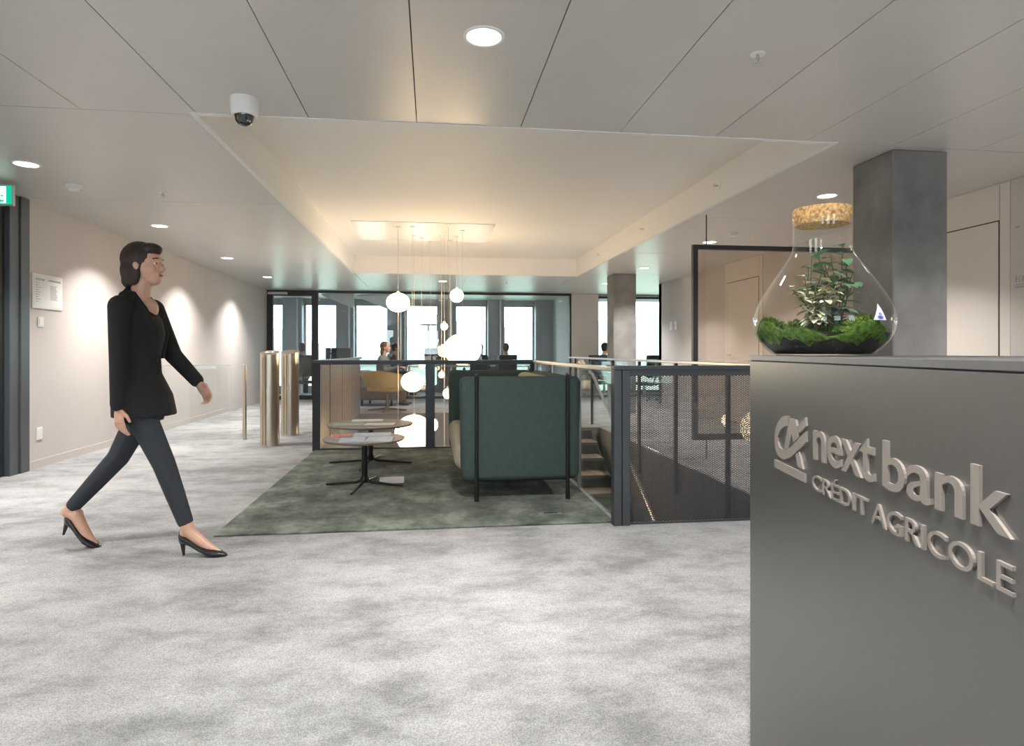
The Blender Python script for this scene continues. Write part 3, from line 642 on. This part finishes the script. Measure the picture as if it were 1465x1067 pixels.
for i in range(NR-1):
    for j in range(NA): fs.append((1+i*NA+j, 1+(i+1)*NA+j, 1+(i+1)*NA+(j+1)%NA, 1+i*NA+(j+1)%NA))
NS = 5
for q in range(1, NS+1):
    for j in range(NA):
        zt = vs[1+(NR-1)*NA+j][2]; zb = min(zt-.002, .033+.008*sin(j*.9)+.006*sin(j*2.3+1)); z_ = zt+(zb-zt)*q/NS; a = 2*pi*j/NA; r_ = rad(z_)-.0042; vs.append((r_*cos(a), r_*sin(a), z_))
for q in range(NS):
    o0 = 1+(NR-1+q)*NA; o1 = o0+NA
    for j in range(NA): fs.append((o0+j, o1+j, o1+(j+1)%NA, o0+(j+1)%NA))
bmz.add(vs, fs); ms = bmz.build('moss_bed', 'moss', TR, True)
o_ = mo.build('moss_tufts', 'moss', ms); o_['kind'] = 'stuff'
o_ = ml.build('moss_tufts', 'moss_lime', ms); o_['kind'] = 'stuff'
def leaf(base, d_, ln, wd, droop):
    base = V(base); d_ = V(d_).normalized(); side = d_.cross(V((0,0,1))).normalized() if abs(d_.z) < .98 else V((1,0,0))
    vs = []; n = 5
    for i in range(n+1):
        f = i/n; c_ = base + d_*ln*f - V((0,0,droop*f*f)); w_ = wd*(sin(pi*min(1, .08+f*.92))**.8)*.5
        up = V((0,0,.15*w_)); vs += [c_-side*w_+up, c_, c_+side*w_+up]
    fs = []
    for i in range(n): fs += [(3*i, 3*i+1, 3*i+4, 3*i+3), (3*i+1, 3*i+2, 3*i+5, 3*i+4)]
    return MB().add(vs, fs)
def plant(label, pos, nst, hgt, spread, ln, wd, lm, per, seed, nm):
    r_ = random.Random(seed); P_ = bpy.data.objects.new(nm, None); COL.objects.link(P_); P_.parent = TR; P_.location = pos; P_['label'] = label
    stems = MB(); leaves = []
    for s_ in range(nst):
        a = r_.random()*2*pi; t_ = spread*r_.uniform(.2, 1); hh = hgt*r_.uniform(.55, 1)
        pts = [V((0,0,-.01)), V((cos(a)*t_*.3, sin(a)*t_*.3, hh*.5)), V((cos(a)*t_, sin(a)*t_, hh))]
        for p_ in pts[1:]:
            w_ = p_.xy + V(pos).xy; lim = rad(min(.32, p_.z+pos[2]))-.02
            if w_.length > lim: w_ = w_*(lim/w_.length); p_.x = w_.x-pos[0]; p_.y = w_.y-pos[1]
        stems.path(pts, [.0018, .0015, .001], 5)
        for q in range(per):
            f = .25+.75*q/(per-1); p_ = pts[0].lerp(pts[1], f*2) if f < .5 else pts[1].lerp(pts[2], f*2-1)
            b_ = a + q*2.4 + r_.uniform(-.5, .5); d_ = V((cos(b_), sin(b_), r_.uniform(-.1, .6)))
            L_ = ln*r_.uniform(.7, 1.15)
            tip = p_ + d_.normalized()*L_ + V(pos)
            if tip.xy.length > rad(min(.3, max(.05, tip.z)))-.012: d_ = V((-tip.x, -tip.y, .03)); L_ *= .7
            leaves.append(leaf(p_, d_, L_, wd, L_*.35))
    stems.build('stems', 'stem_brown', P_, True)
    for mb in leaves: mb.build('leaf', lm, P_, True)
plant('tall green leafy plant', (.035, -.01, .065), 10, .2, .085, .052, .024, 'leaf_green', 8, 5, 'leafy_plant')
plant('pale variegated feathery plant', (-.045, -.045, .065), 22, .12, .07, .032, .015, 'leaf_pale', 8, 9, 'pale_plant')
plant('slender olive stemmed plant', (-.02, .02, .065), 5, .18, .055, .042, .017, 'leaf_green', 6, 21, 'slender_plant')
for k in range(5):
    MB().ell(((.055+.017*k-.03*(k>2))*.82, (-.118+.006*k)*.86, .047+.004*(k%2)), .014, .01, .009, 10, 7).build('pebble', 'stone_brown', TR, True)
# little triangular sticker on the flask, facing the hall
def onflask(az, z_): r_ = rad(z_)+.0012; return V((r_*cos(az), r_*sin(az), z_))
az0 = R(-77)
st = MB(); rows = [(.078, .05), (.09, .034), (.102, .018), (.114, .001)]
vs = []; n = 6
for k in range(len(rows)):
    z_, wd_ = rows[k]
    for i in range(n+1): vs.append(onflask(az0 + (i/n-.5)*wd_/rad(z_)*.75, z_))
fs = [(k*(n+1)+i, k*(n+1)+i+1, (k+1)*(n+1)+i+1, (k+1)*(n+1)+i) for k in range(len(rows)-1) for i in range(n)]
sk = st.add(vs, fs).build('sticker', 'sticker_white', TR, True)
for da, zc, r_ in ((-.022, .084, .0035), (.0, .0835, .0035), (.022, .084, .0035), (0, .091, .003)):
    c_ = onflask(az0+da, zc)*1.0; n_ = V((cos(az0), sin(az0), .3)).normalized(); c_ += n_*.0006
    uu = V((-sin(az0), cos(az0), 0)); ww = n_.cross(uu); m = MB()
    m.add([c_+uu*r_*1.3*cos(2*pi*i/10)*f+ww*r_*sin(2*pi*i/10)*f for f in (1, .5) for i in range(10)], [(i, (i+1)%10, 10+(i+1)%10, 10+i) for i in range(10)])
    m.build('sticker_mark', 'sticker_blue', sk)

# ------------------------------------------------------------------ people
def hand(mb, wrist, d, palm, sgn, curl=.5, L=.165):
    """wrist point, direction of the fingers, palm normal, thumb side"""
    wr = V(wrist); d = V(d).normalized(); pn = V(palm); pn = (pn - d*pn.dot(d)).normalized(); sd = d.cross(pn)*sgn
    pl = L*.5
    mb.loft([(wr, sd*.022, pn*.017), (wr+d*pl*.4, sd*.033, pn*.015), (wr+d*pl*.85, sd*.037, pn*.013), (wr+d*pl, sd*.034, pn*.011)], 12)
    for k, ln in enumerate((.92, 1.0, .94, .76)):
        b = wr + d*pl*.95 + sd*(.0295-.0197*k); l = L*.5*ln; a = curl*(.8+.12*k)
        d1 = (d*cos(a*.6)+pn*sin(a*.6)); d2 = (d*cos(a*1.5)+pn*sin(a*1.5)); d3 = (d*cos(a*2.2)+pn*sin(a*2.2))
        p1 = b+d1*l*.45; p2 = p1+d2*l*.32; p3 = p2+d3*l*.23
        mb.chain([b, p1, p2, p3], [.0078, .0074, .0068, .006])
    tb = wr + d*pl*.3 + sd*.024; t1 = tb + (d*.7+sd*.6+pn*.3).normalized()*.036; t2 = t1 + (d*.9+sd*.15+pn*.35).normalized()*.03
    mb.chain([tb, t1, t2], [.0115, .0095, .008])
def head(mb, c):
    x, y, z = c
    mb.ell((x-.012, y, z+.025), .093, .074, .088).ell((x+.02, y, z-.01), .07, .064, .098)
    mb.ell((x+.045, y, z-.075), .042, .042, .035)                       # chin and jaw
    mb.loft([((x+.083, y, z+.012), (.004,0,0), (0,.007,0)), ((x+.106, y, z-.02), (.011,0,0), (0,.011,0)), ((x+.092, y, z-.034), (.01,0,0), (0,.014,0))], 10)   # nose
    mb.ell((x+.08, y, z-.056), .012, .022, .009)
    mb.ell((x+.072, y, z+.03), .017, .045, .012)                        # brow
    for s_ in (-1, 1): mb.ell((x-.012, y+s_*.073, z-.012), .018, .009, .028); mb.ell((x+.055, y+s_*.04, z-.022), .025, .02, .022)
def face_bits(c, parent):
    x, y, z = c
    for s_ in (-1, 1):
        e = MB().ell((x+.072, y+s_*.031, z+.006), .0095, .0125, .0065, 12, 8).build('eye', 'eye_white', parent, True)
        MB().ell((x+.0795, y+s_*.032, z+.006), .0028, .0055, .0055, 10, 6).build('iris', 'hair_dark', e, True)
        MB().path([(x+.083, y+s_*.014, z+.031), (x+.082, y+s_*.032, z+.036), (x+.07, y+s_*.05, z+.03)], .0035, 6).build('eyebrow', 'hair_dark', parent, True)
    MB().ell((x+.088, y, z-.056), .006, .02, .0065, 12, 6).build('lips', 'lip', parent, True)
# ---- the walking woman
WK = thing('person', 'person in black blazer, slim slate trousers and high heels walking across the hall', 'person', (-1.6, 3.68, 0), -YAW)
HC = (.035, 0, 1.575)
bd = MB(); head(bd, HC); bd.ell((.056, 0, 1.335), .048, .05, .06)
bd.chain([(.0, 0, 1.36), (.012, 0, 1.44), (.022, 0, 1.51)], [.058, .05, .052])
bd.loft([((.02,0,.80), (.09,0,0), (0,.125,0)), ((.02,0,.88), (.09,0,0), (0,.13,0)), ((.012,0,1.0), (.08,0,0), (0,.105,0)), ((.012,0,1.08), (.08,0,0), (0,.1,0)), ((.015,0,1.22), (.095,0,0), (0,.115,0)), ((.0,0,1.32), (.078,0,0), (0,.12,0)), ((-.015,0,1.385), (.045,0,0), (0,.08,0))], 20)
bd.chain([(.0,-.1,1.35), (-.01,-.14,1.345), (.0,-.17,1.07), (.0,-.178,.82)], [.04, .042, .035, .024])
bd.chain([(.0,.1,1.35), (.0,.14,1.345), (.1,.16,1.08), (.25,.145,.925)], [.04, .042, .035, .024])
hand(bd, (.0,-.178,.81), (.06, .0, -1), (.4, .9, 0), 1, .4); hand(bd, (.254,.145,.92), (.62, -.05, -.75), (-.4, -.85, 0), -1, .6)
KR, AR = (.185,-.085,.50), (.315,-.08,.14); KL, AL = (-.165,.085,.505), (-.445,.08,.2)
bd.chain([(.03,-.08,.82), KR, AR], [.062, .044, .034]); bd.chain([(.005,.08,.82), KL, AL], [.062, .044, .034])
def foot(mb, T):
    mb.chain([T((.285,.14)), T((.262,.115))], [.034, .028]); mb.chain([T((.285,.135)), T((.325,.1)), T((.375,.06)), T((.42,.032)), T((.45,.022))], [.034, .03, .027, .021, .014])
TRt = lambda p: (p[0]+.03, -.08, p[1]); ang = R(22)
def TLt(p):
    dx, dz = p[0]-.42, p[1]-.01; return (-.322+dx*cos(ang)+dz*sin(ang), .08, .014-dx*sin(ang)+dz*cos(ang))
foot(bd, TRt); foot(bd, TLt)
bd.chain([AL, TLt((.285, .13))], [.036, .034])
body = link('body', blob(bd, .0043, 2), 'skin', WK, True)
face_bits(HC, WK)
h_ = MB(); x, y, z = HC
h_.ell((x-.03, 0, z+.035), .1, .086, .098).ell((x-.06, 0, z-.03), .066, .08, .09).ell((x-.07, 0, z-.085), .05, .066, .05).ell((x+.03, 0, z+.088), .06, .062, .036)
for s_ in (-1, 1): h_.ell((x-.03, s_*.06, z-.045), .04, .025, .075)
link('hair', blob(h_, .007, 3), 'hair_dark', WK, True)
bz = MB()
bz.loft([((.034,0,.75), (.15,0,0), (0,.186,0)), ((.022,0,.86), (.14,0,0), (0,.176,0)), ((.0,0,.98), (.106,0,0), (0,.132,0)), ((.0,0,1.06), (.102,0,0), (0,.126,0)), ((.008,0,1.2), (.116,0,0), (0,.138,0)), ((-.01,0,1.31), (.104,0,0), (0,.142,0)), ((-.03,0,1.385), (.062,0,0), (0,.11,0)), ((-.045,0,1.425), (.042,0,0), (0,.07,0))], 24)
bz.chain([(-.01,-.1,1.345), (-.015,-.14,1.34), (.0,-.172,1.07), (.0,-.18,.825)], [.06, .06, .048, .039])
bz.chain([(-.01,.1,1.345), (.0,.14,1.34), (.1,.165,1.08), (.243,.15,.935)], [.06, .06, .048, .039])
bz.chain([(-.03,-.055,1.42), (-.05,0,1.44), (-.03,.055,1.42)], [.022, .024, .022])
for s_ in (-1, 1): bz.path([(.0, s_*.06, 1.425), (.075, s_*.075, 1.33), (.122, s_*.05, 1.2), (.122, s_*.02, 1.06)], [.014, .018, .017, .01], 8)
link('blazer', blob(bz, .0075, 3), 'blazer_black', WK, True)
tp = MB(); tp.loft([((.03,0,1.03), (.07,0,0), (0,.04,0)), ((.045,0,1.09), (.075,0,0), (0,.055,0)), ((.058,0,1.2), (.083,0,0), (0,.065,0)), ((.05,0,1.275), (.072,0,0), (0,.07,0)), ((.045,0,1.3), (.055,0,0), (0,.06,0))], 20)
link('top', blob(tp, .008, 3), 'top_charcoal', WK, True)
ts = MB()
ts.loft([((.015,0,.72), (.1,0,0), (0,.14,0)), ((.02,0,.85), (.1,0,0), (0,.14,0)), ((.015,0,.98), (.088,0,0), (0,.11,0))], 20)
lerp = lambda a, b, f: tuple(a[i]+(b[i]-a[i])*f for i in range(3))
ts.chain([(.03,-.08,.82), KR, lerp(KR, AR, .45), lerp(KR, AR, .86)], [.08, .058, .05, .041]); ts.chain([(.005,.08,.82), KL, lerp(KL, AL, .45), lerp(KL, AL, .88)], [.08, .058, .05, .041])
link('trousers', blob(ts, .0075, 4), 'trouser_slate', WK, True)
def shoe(T):
    s_ = MB(); rings = []
    for x_, zc, hh, hw in ((.236, .112, .012, .01), (.242, .108, .03, .024), (.26, .1, .034, .033), (.30, .078, .025, .033), (.35, .046, .022, .036), (.395, .027, .024, .042), (.43, .021, .021, .041), (.46, .016, .015, .03), (.485, .01, .009, .014), (.495, .008, .005, .005)):
        c_ = V(T((x_, zc))); up = V(T((x_, zc+hh)))-c_; rings.append((c_, V((0, hw, 0)), up))
    s_.loft(rings, 20); s_.tube(T((.253, .085)), T((.26, .002)), .016, .0065, 10); s_.tube(T((.253, .09)), T((.255, .06)), .022, .012, 10)
    return blob(s_, .0038, 3)
for T in (TRt, TLt): link('shoe', shoe(T), 'shoe_black', WK, True)
# ---- seated people in the far office
def seated(label, loc, rz, shirt, trous, hairm='hair_dark', long=False):
    t = thing('person', label, 'person', loc, rz)
    hc = (.06, 0, 1.19); b = MB(); head(b, hc); b.chain([(.0,0,1.0), (.02,0,1.06), (.04,0,1.12)], [.06, .052, .052])
    b.loft([((0,0,.45), (.12,0,0), (0,.17,0)), ((0,0,.6), (.11,0,0), (0,.15,0)), ((0,0,.85), (.12,0,0), (0,.16,0)), ((0,0,.98), (.07,0,0), (0,.13,0))], 16)
    for s_ in (-1, 1):
        b.chain([(0, s_*.15, .95), (.1, s_*.21, .7), (.33, s_*.15, .775)], [.05, .04, .028]); hand(b, (.34, s_*.15, .778), (1, -s_*.2, 0), (0, 0, -1), -s_, .3)
        b.chain([(.02, s_*.09, .52), (.42, s_*.11, .52), (.4, s_*.11, .1)], [.085, .06, .045]); b.chain([(.38, s_*.11, .05), (.54, s_*.12, .035)], [.045, .032])
    link('body', blob(b, .0085, 2), 'skin', t, True); face_bits(hc, t)
    c = MB(); c.loft([((0,0,.47), (.14,0,0), (0,.19,0)), ((0,0,.6), (.13,0,0), (0,.175,0)), ((0,0,.85), (.137,0,0), (0,.18,0)), ((0,0,.98), (.09,0,0), (0,.16,0)), ((0,0,1.03), (.06,0,0), (0,.07,0))], 16)
    for s_ in (-1, 1): c.chain([(0, s_*.15, .95), (.1, s_*.21, .7), (.31, s_*.155, .77)], [.065, .054, .042])
    link('shirt', blob(c, .012, 3), shirt, t, True)
    q = MB()
    for s_ in (-1, 1): q.chain([(.02, s_*.09, .52), (.42, s_*.11, .52), (.4, s_*.11, .12)], [.1, .075, .06])
    link('trousers', blob(q, .012, 3), trous, t, True)
    for s_ in (-1, 1): link('shoe', blob(MB().chain([(.37, s_*.11, .055), (.45, s_*.115, .045), (.55, s_*.12, .035)], [.052, .045, .034]), .01, 2), 'shoe_black', t, True)
    x, y, z = hc; k = MB().ell((x-.03, 0, z+.03), .098, .084, .096).ell((x-.05, 0, z-.03), .06, .074, .06)
    if long: k.ell((x-.07, 0, z-.1), .045, .08, .1)
    link('hair', blob(k, .012, 3), hairm, t, True)
mat('shirt_white', (.55, .58, .62), .8); mat('shirt_grey', (.17, .19, .17), .8); mat('shirt_brown', (.16, .09, .08), .8); mat('shirt_navy', (.05, .06, .1), .8); mat('hair_fair', (.12, .08, .05), .7)
def office_chair(loc, rz, label, m_='office_black', grp='office chairs beyond the glass partition'):
    t = thing('office_chair', label, 'chair', loc, rz, grp)
    soft('seat', (-.24, .24, -.23, .23, .35, .415), .03, m_, t); soft('backrest', (-.3, -.24, -.22, .22, .52, 1.02), .025, m_, t)
    MB().path([(-.1, 0, .345), (-.27, 0, .36), (-.31, 0, .5), (-.31, 0, .6)], .018).build('back_stem', 'office_black', t, True); MB().tube((0,0,.09), (0,0,.35), .03).build('column', 'alu', t, True)
    for k in range(5):
        a = k*2*pi/5; lg = MB().tube((0,0,.1), (.28*cos(a), .28*sin(a), .07), .022, .014).build('leg', 'alu', t, True); MB().ell((.28*cos(a), .28*sin(a), .03), .03, .03, .03, 12, 8).build('caster', 'office_black', lg, True)
def desk(x0, x1, y0, y1, label):
    t = thing('desk', label, 'desk', ((x0+x1)/2, (y0+y1)/2, 0), 0, 'white desks in the far office'); a, b = (x1-x0)/2, (y1-y0)/2
    B(-a, a, -b, b, .715, .74).build('desktop', 'desk_white', t, bevel=.003)
    for sx in (-1, 1):
        for sy in (-1, 1): B(sx*(a-.05)-.02, sx*(a-.05)+.02, sy*(b-.05)-.02, sy*(b-.05)+.02, 0, .715).build('leg', 'alu', t)
def monitor(x, y, rz, label):
    t = thing('monitor', label, 'monitor', (x, y, .74), rz, 'monitors on the far desks')
    B(-.3, .3, -.015, .015, .1, .45).build('screen', 'office_black', t, bevel=.006); B(-.03, .03, .016, .03, .02, .3).build('stand', 'office_black', t); B(-.12, .12, -.08, .1, 0, .012).build('foot', 'office_black', t)
YO = 15.65
desk(-3.3, -1.75, 15.5, 16.2, 'white desk by the window nearest the office door'); seated('person in pale shirt seated on an office chair behind the glass door', (-3.05, 15.35, 0), R(105), 'shirt_white', 'trouser_slate'); office_chair((-3.05, 15.33, 0), R(105), 'office chair under the person in pale shirt')
monitor(-2.3, 15.95, R(180), 'dark monitor on the desk behind the glass door')
desk(-.62, 2.6, 15.8, 16.5, 'long white desk in the middle of the far office')
seated('person in dark red top seated at the long far desk beside the window pier', (-.95, 16.1, 0), 0, 'shirt_brown', 'trouser_slate'); office_chair((-.95, 16.1, 0), 0, 'office chair under the person in dark red')
monitor(.1, 16.2, R(160), 'dark monitor beside the thin floor lamp'); monitor(.75, 16.25, R(190), 'dark monitor at the middle of the long desk')
seated('person with long dark hair seated at the long far desk', (1.2, 15.65, 0), R(80), 'shirt_grey', 'trouser_slate', 'hair_dark', True); office_chair((1.2, 15.63, 0), R(80), 'office chair under the person with long dark hair')
seated('person in white shirt seated beside the person with long dark hair', (1.85, 15.6, 0), R(95), 'shirt_white', 'trouser_slate', 'hair_fair'); office_chair((1.85, 15.58, 0), R(95), 'office chair under the person in white shirt by the long desk')
# person sitting between the railing and the glass partition
seated('person with fair hair in grey top seated on a brown lounge seat before the partition', (-1.0, 13.2, 0), R(-10), 'shirt_grey', 'shirt_brown', 'hair_fair', True)
t = thing('lounge_seat', 'low brown upholstered seat under the person in grey top', 'seat', (-1.05, 13.2, 0), R(-10)); soft('seat_cushion', (-.35, .4, -.4, .4, .12, .42), .06, 'panel_brown', t); soft('backrest', (-.45, -.3, -.4, .4, .12, .72), .05, 'panel_brown', t)
for sx in (-.3, .3):
    for sy in (-.3, .3): B(sx-.02, sx+.02, sy-.02, sy+.02, 0, .13).build('leg', 'tube_black', t)
# floor lamp silhouette
t = thing('floor_lamp', 'thin black T shaped floor lamp in front of the far windows', 'lamp', (-.08, 15.62, 0)); MB().tube((0,0,.02), (0,0,1.75), .013).build('pole', 'tube_black', t, True); B(-.2, .2, -.05, .05, 1.75, 1.78).build('lamp_head', 'tube_black', t, bevel=.006); MB().lathe([(.15, 0), (.15, .02)], n=24).build('base', 'tube_black', t)
# acoustic baffles
for x, y in ((-2.15, 15.5), (-1.35, 15.75)):
    t = thing('ceiling_baffle', 'pale triangular acoustic felt baffle hanging in the far office', 'baffle', (x, y, 0), R(-18), 'acoustic baffles in the far office'); MB().prism([(-.55, H-.02), (.3, H-.02), (.3, H-.36)], -.02, .02).build('felt_panel', 'baffle_felt', t); B(-.5, .28, -.025, .025, H-.02, H-.001).build('mounting_rail', 'alu', t)
# corner beside the column
office_chair((4.75, 13.6, 0), R(120), 'black office chair at the corner window beyond the concrete column', grp='chairs at the corner window'); desk(4.4, 6.0, 14.0, 14.7, 'white desk at the corner window')
seated('person in dark clothes seated near the corner window', (4.0, 14.25, 0), R(20), 'shirt_navy', 'shirt_navy')
office_chair((4.0, 14.23, 0), R(20), 'black office chair under the person near the corner window', grp='chairs at the corner window')
# ---- ochre shell armchair
t = thing('shell_armchair', 'ochre shell armchair on a pedestal foot beyond the stairwell', 'armchair', (-.82, 11.85, 0), R(60))
vs = []; fs = []; NA, NR = 25, 9
for i in range(NR):
    f = i/(NR-1)
    for j in range(NA):
        a = R(-150 + 300*j/(NA-1)) + pi; bk = .5+.5*cos(a-pi)
        rr = .13+.34*f**.7; zt = .37+.035*f+(.10+.24*bk)*f**2.2; vs.append((rr*cos(a)*(1.0), rr*sin(a)*1.08, zt))
for i in range(NR-1):
    for j in range(NA-1): fs.append((i*NA+j, i*NA+j+1, (i+1)*NA+j+1, (i+1)*NA+j))
fs.append(tuple(range(NA)))
sh = MB().add(vs, fs).build('shell', 'chair_yellow', t, True); sl = sh.modifiers.new('thickness', 'SOLIDIFY'); sl.thickness = .035
soft('seat_cushion', (-.27, .3, -.28, .28, .37, .45), .035, 'chair_yellow', t); MB().lathe([(.035, .03), (.03, .33), (.1, .37)], n=20).build('column', 'panel_brown', t, True)
for k in range(4): MB().tube((0,0,.05), (.36*cos(k*pi/2+.4), .36*sin(k*pi/2+.4), .015), .02, .012).build('leg', 'panel_brown', t, True)
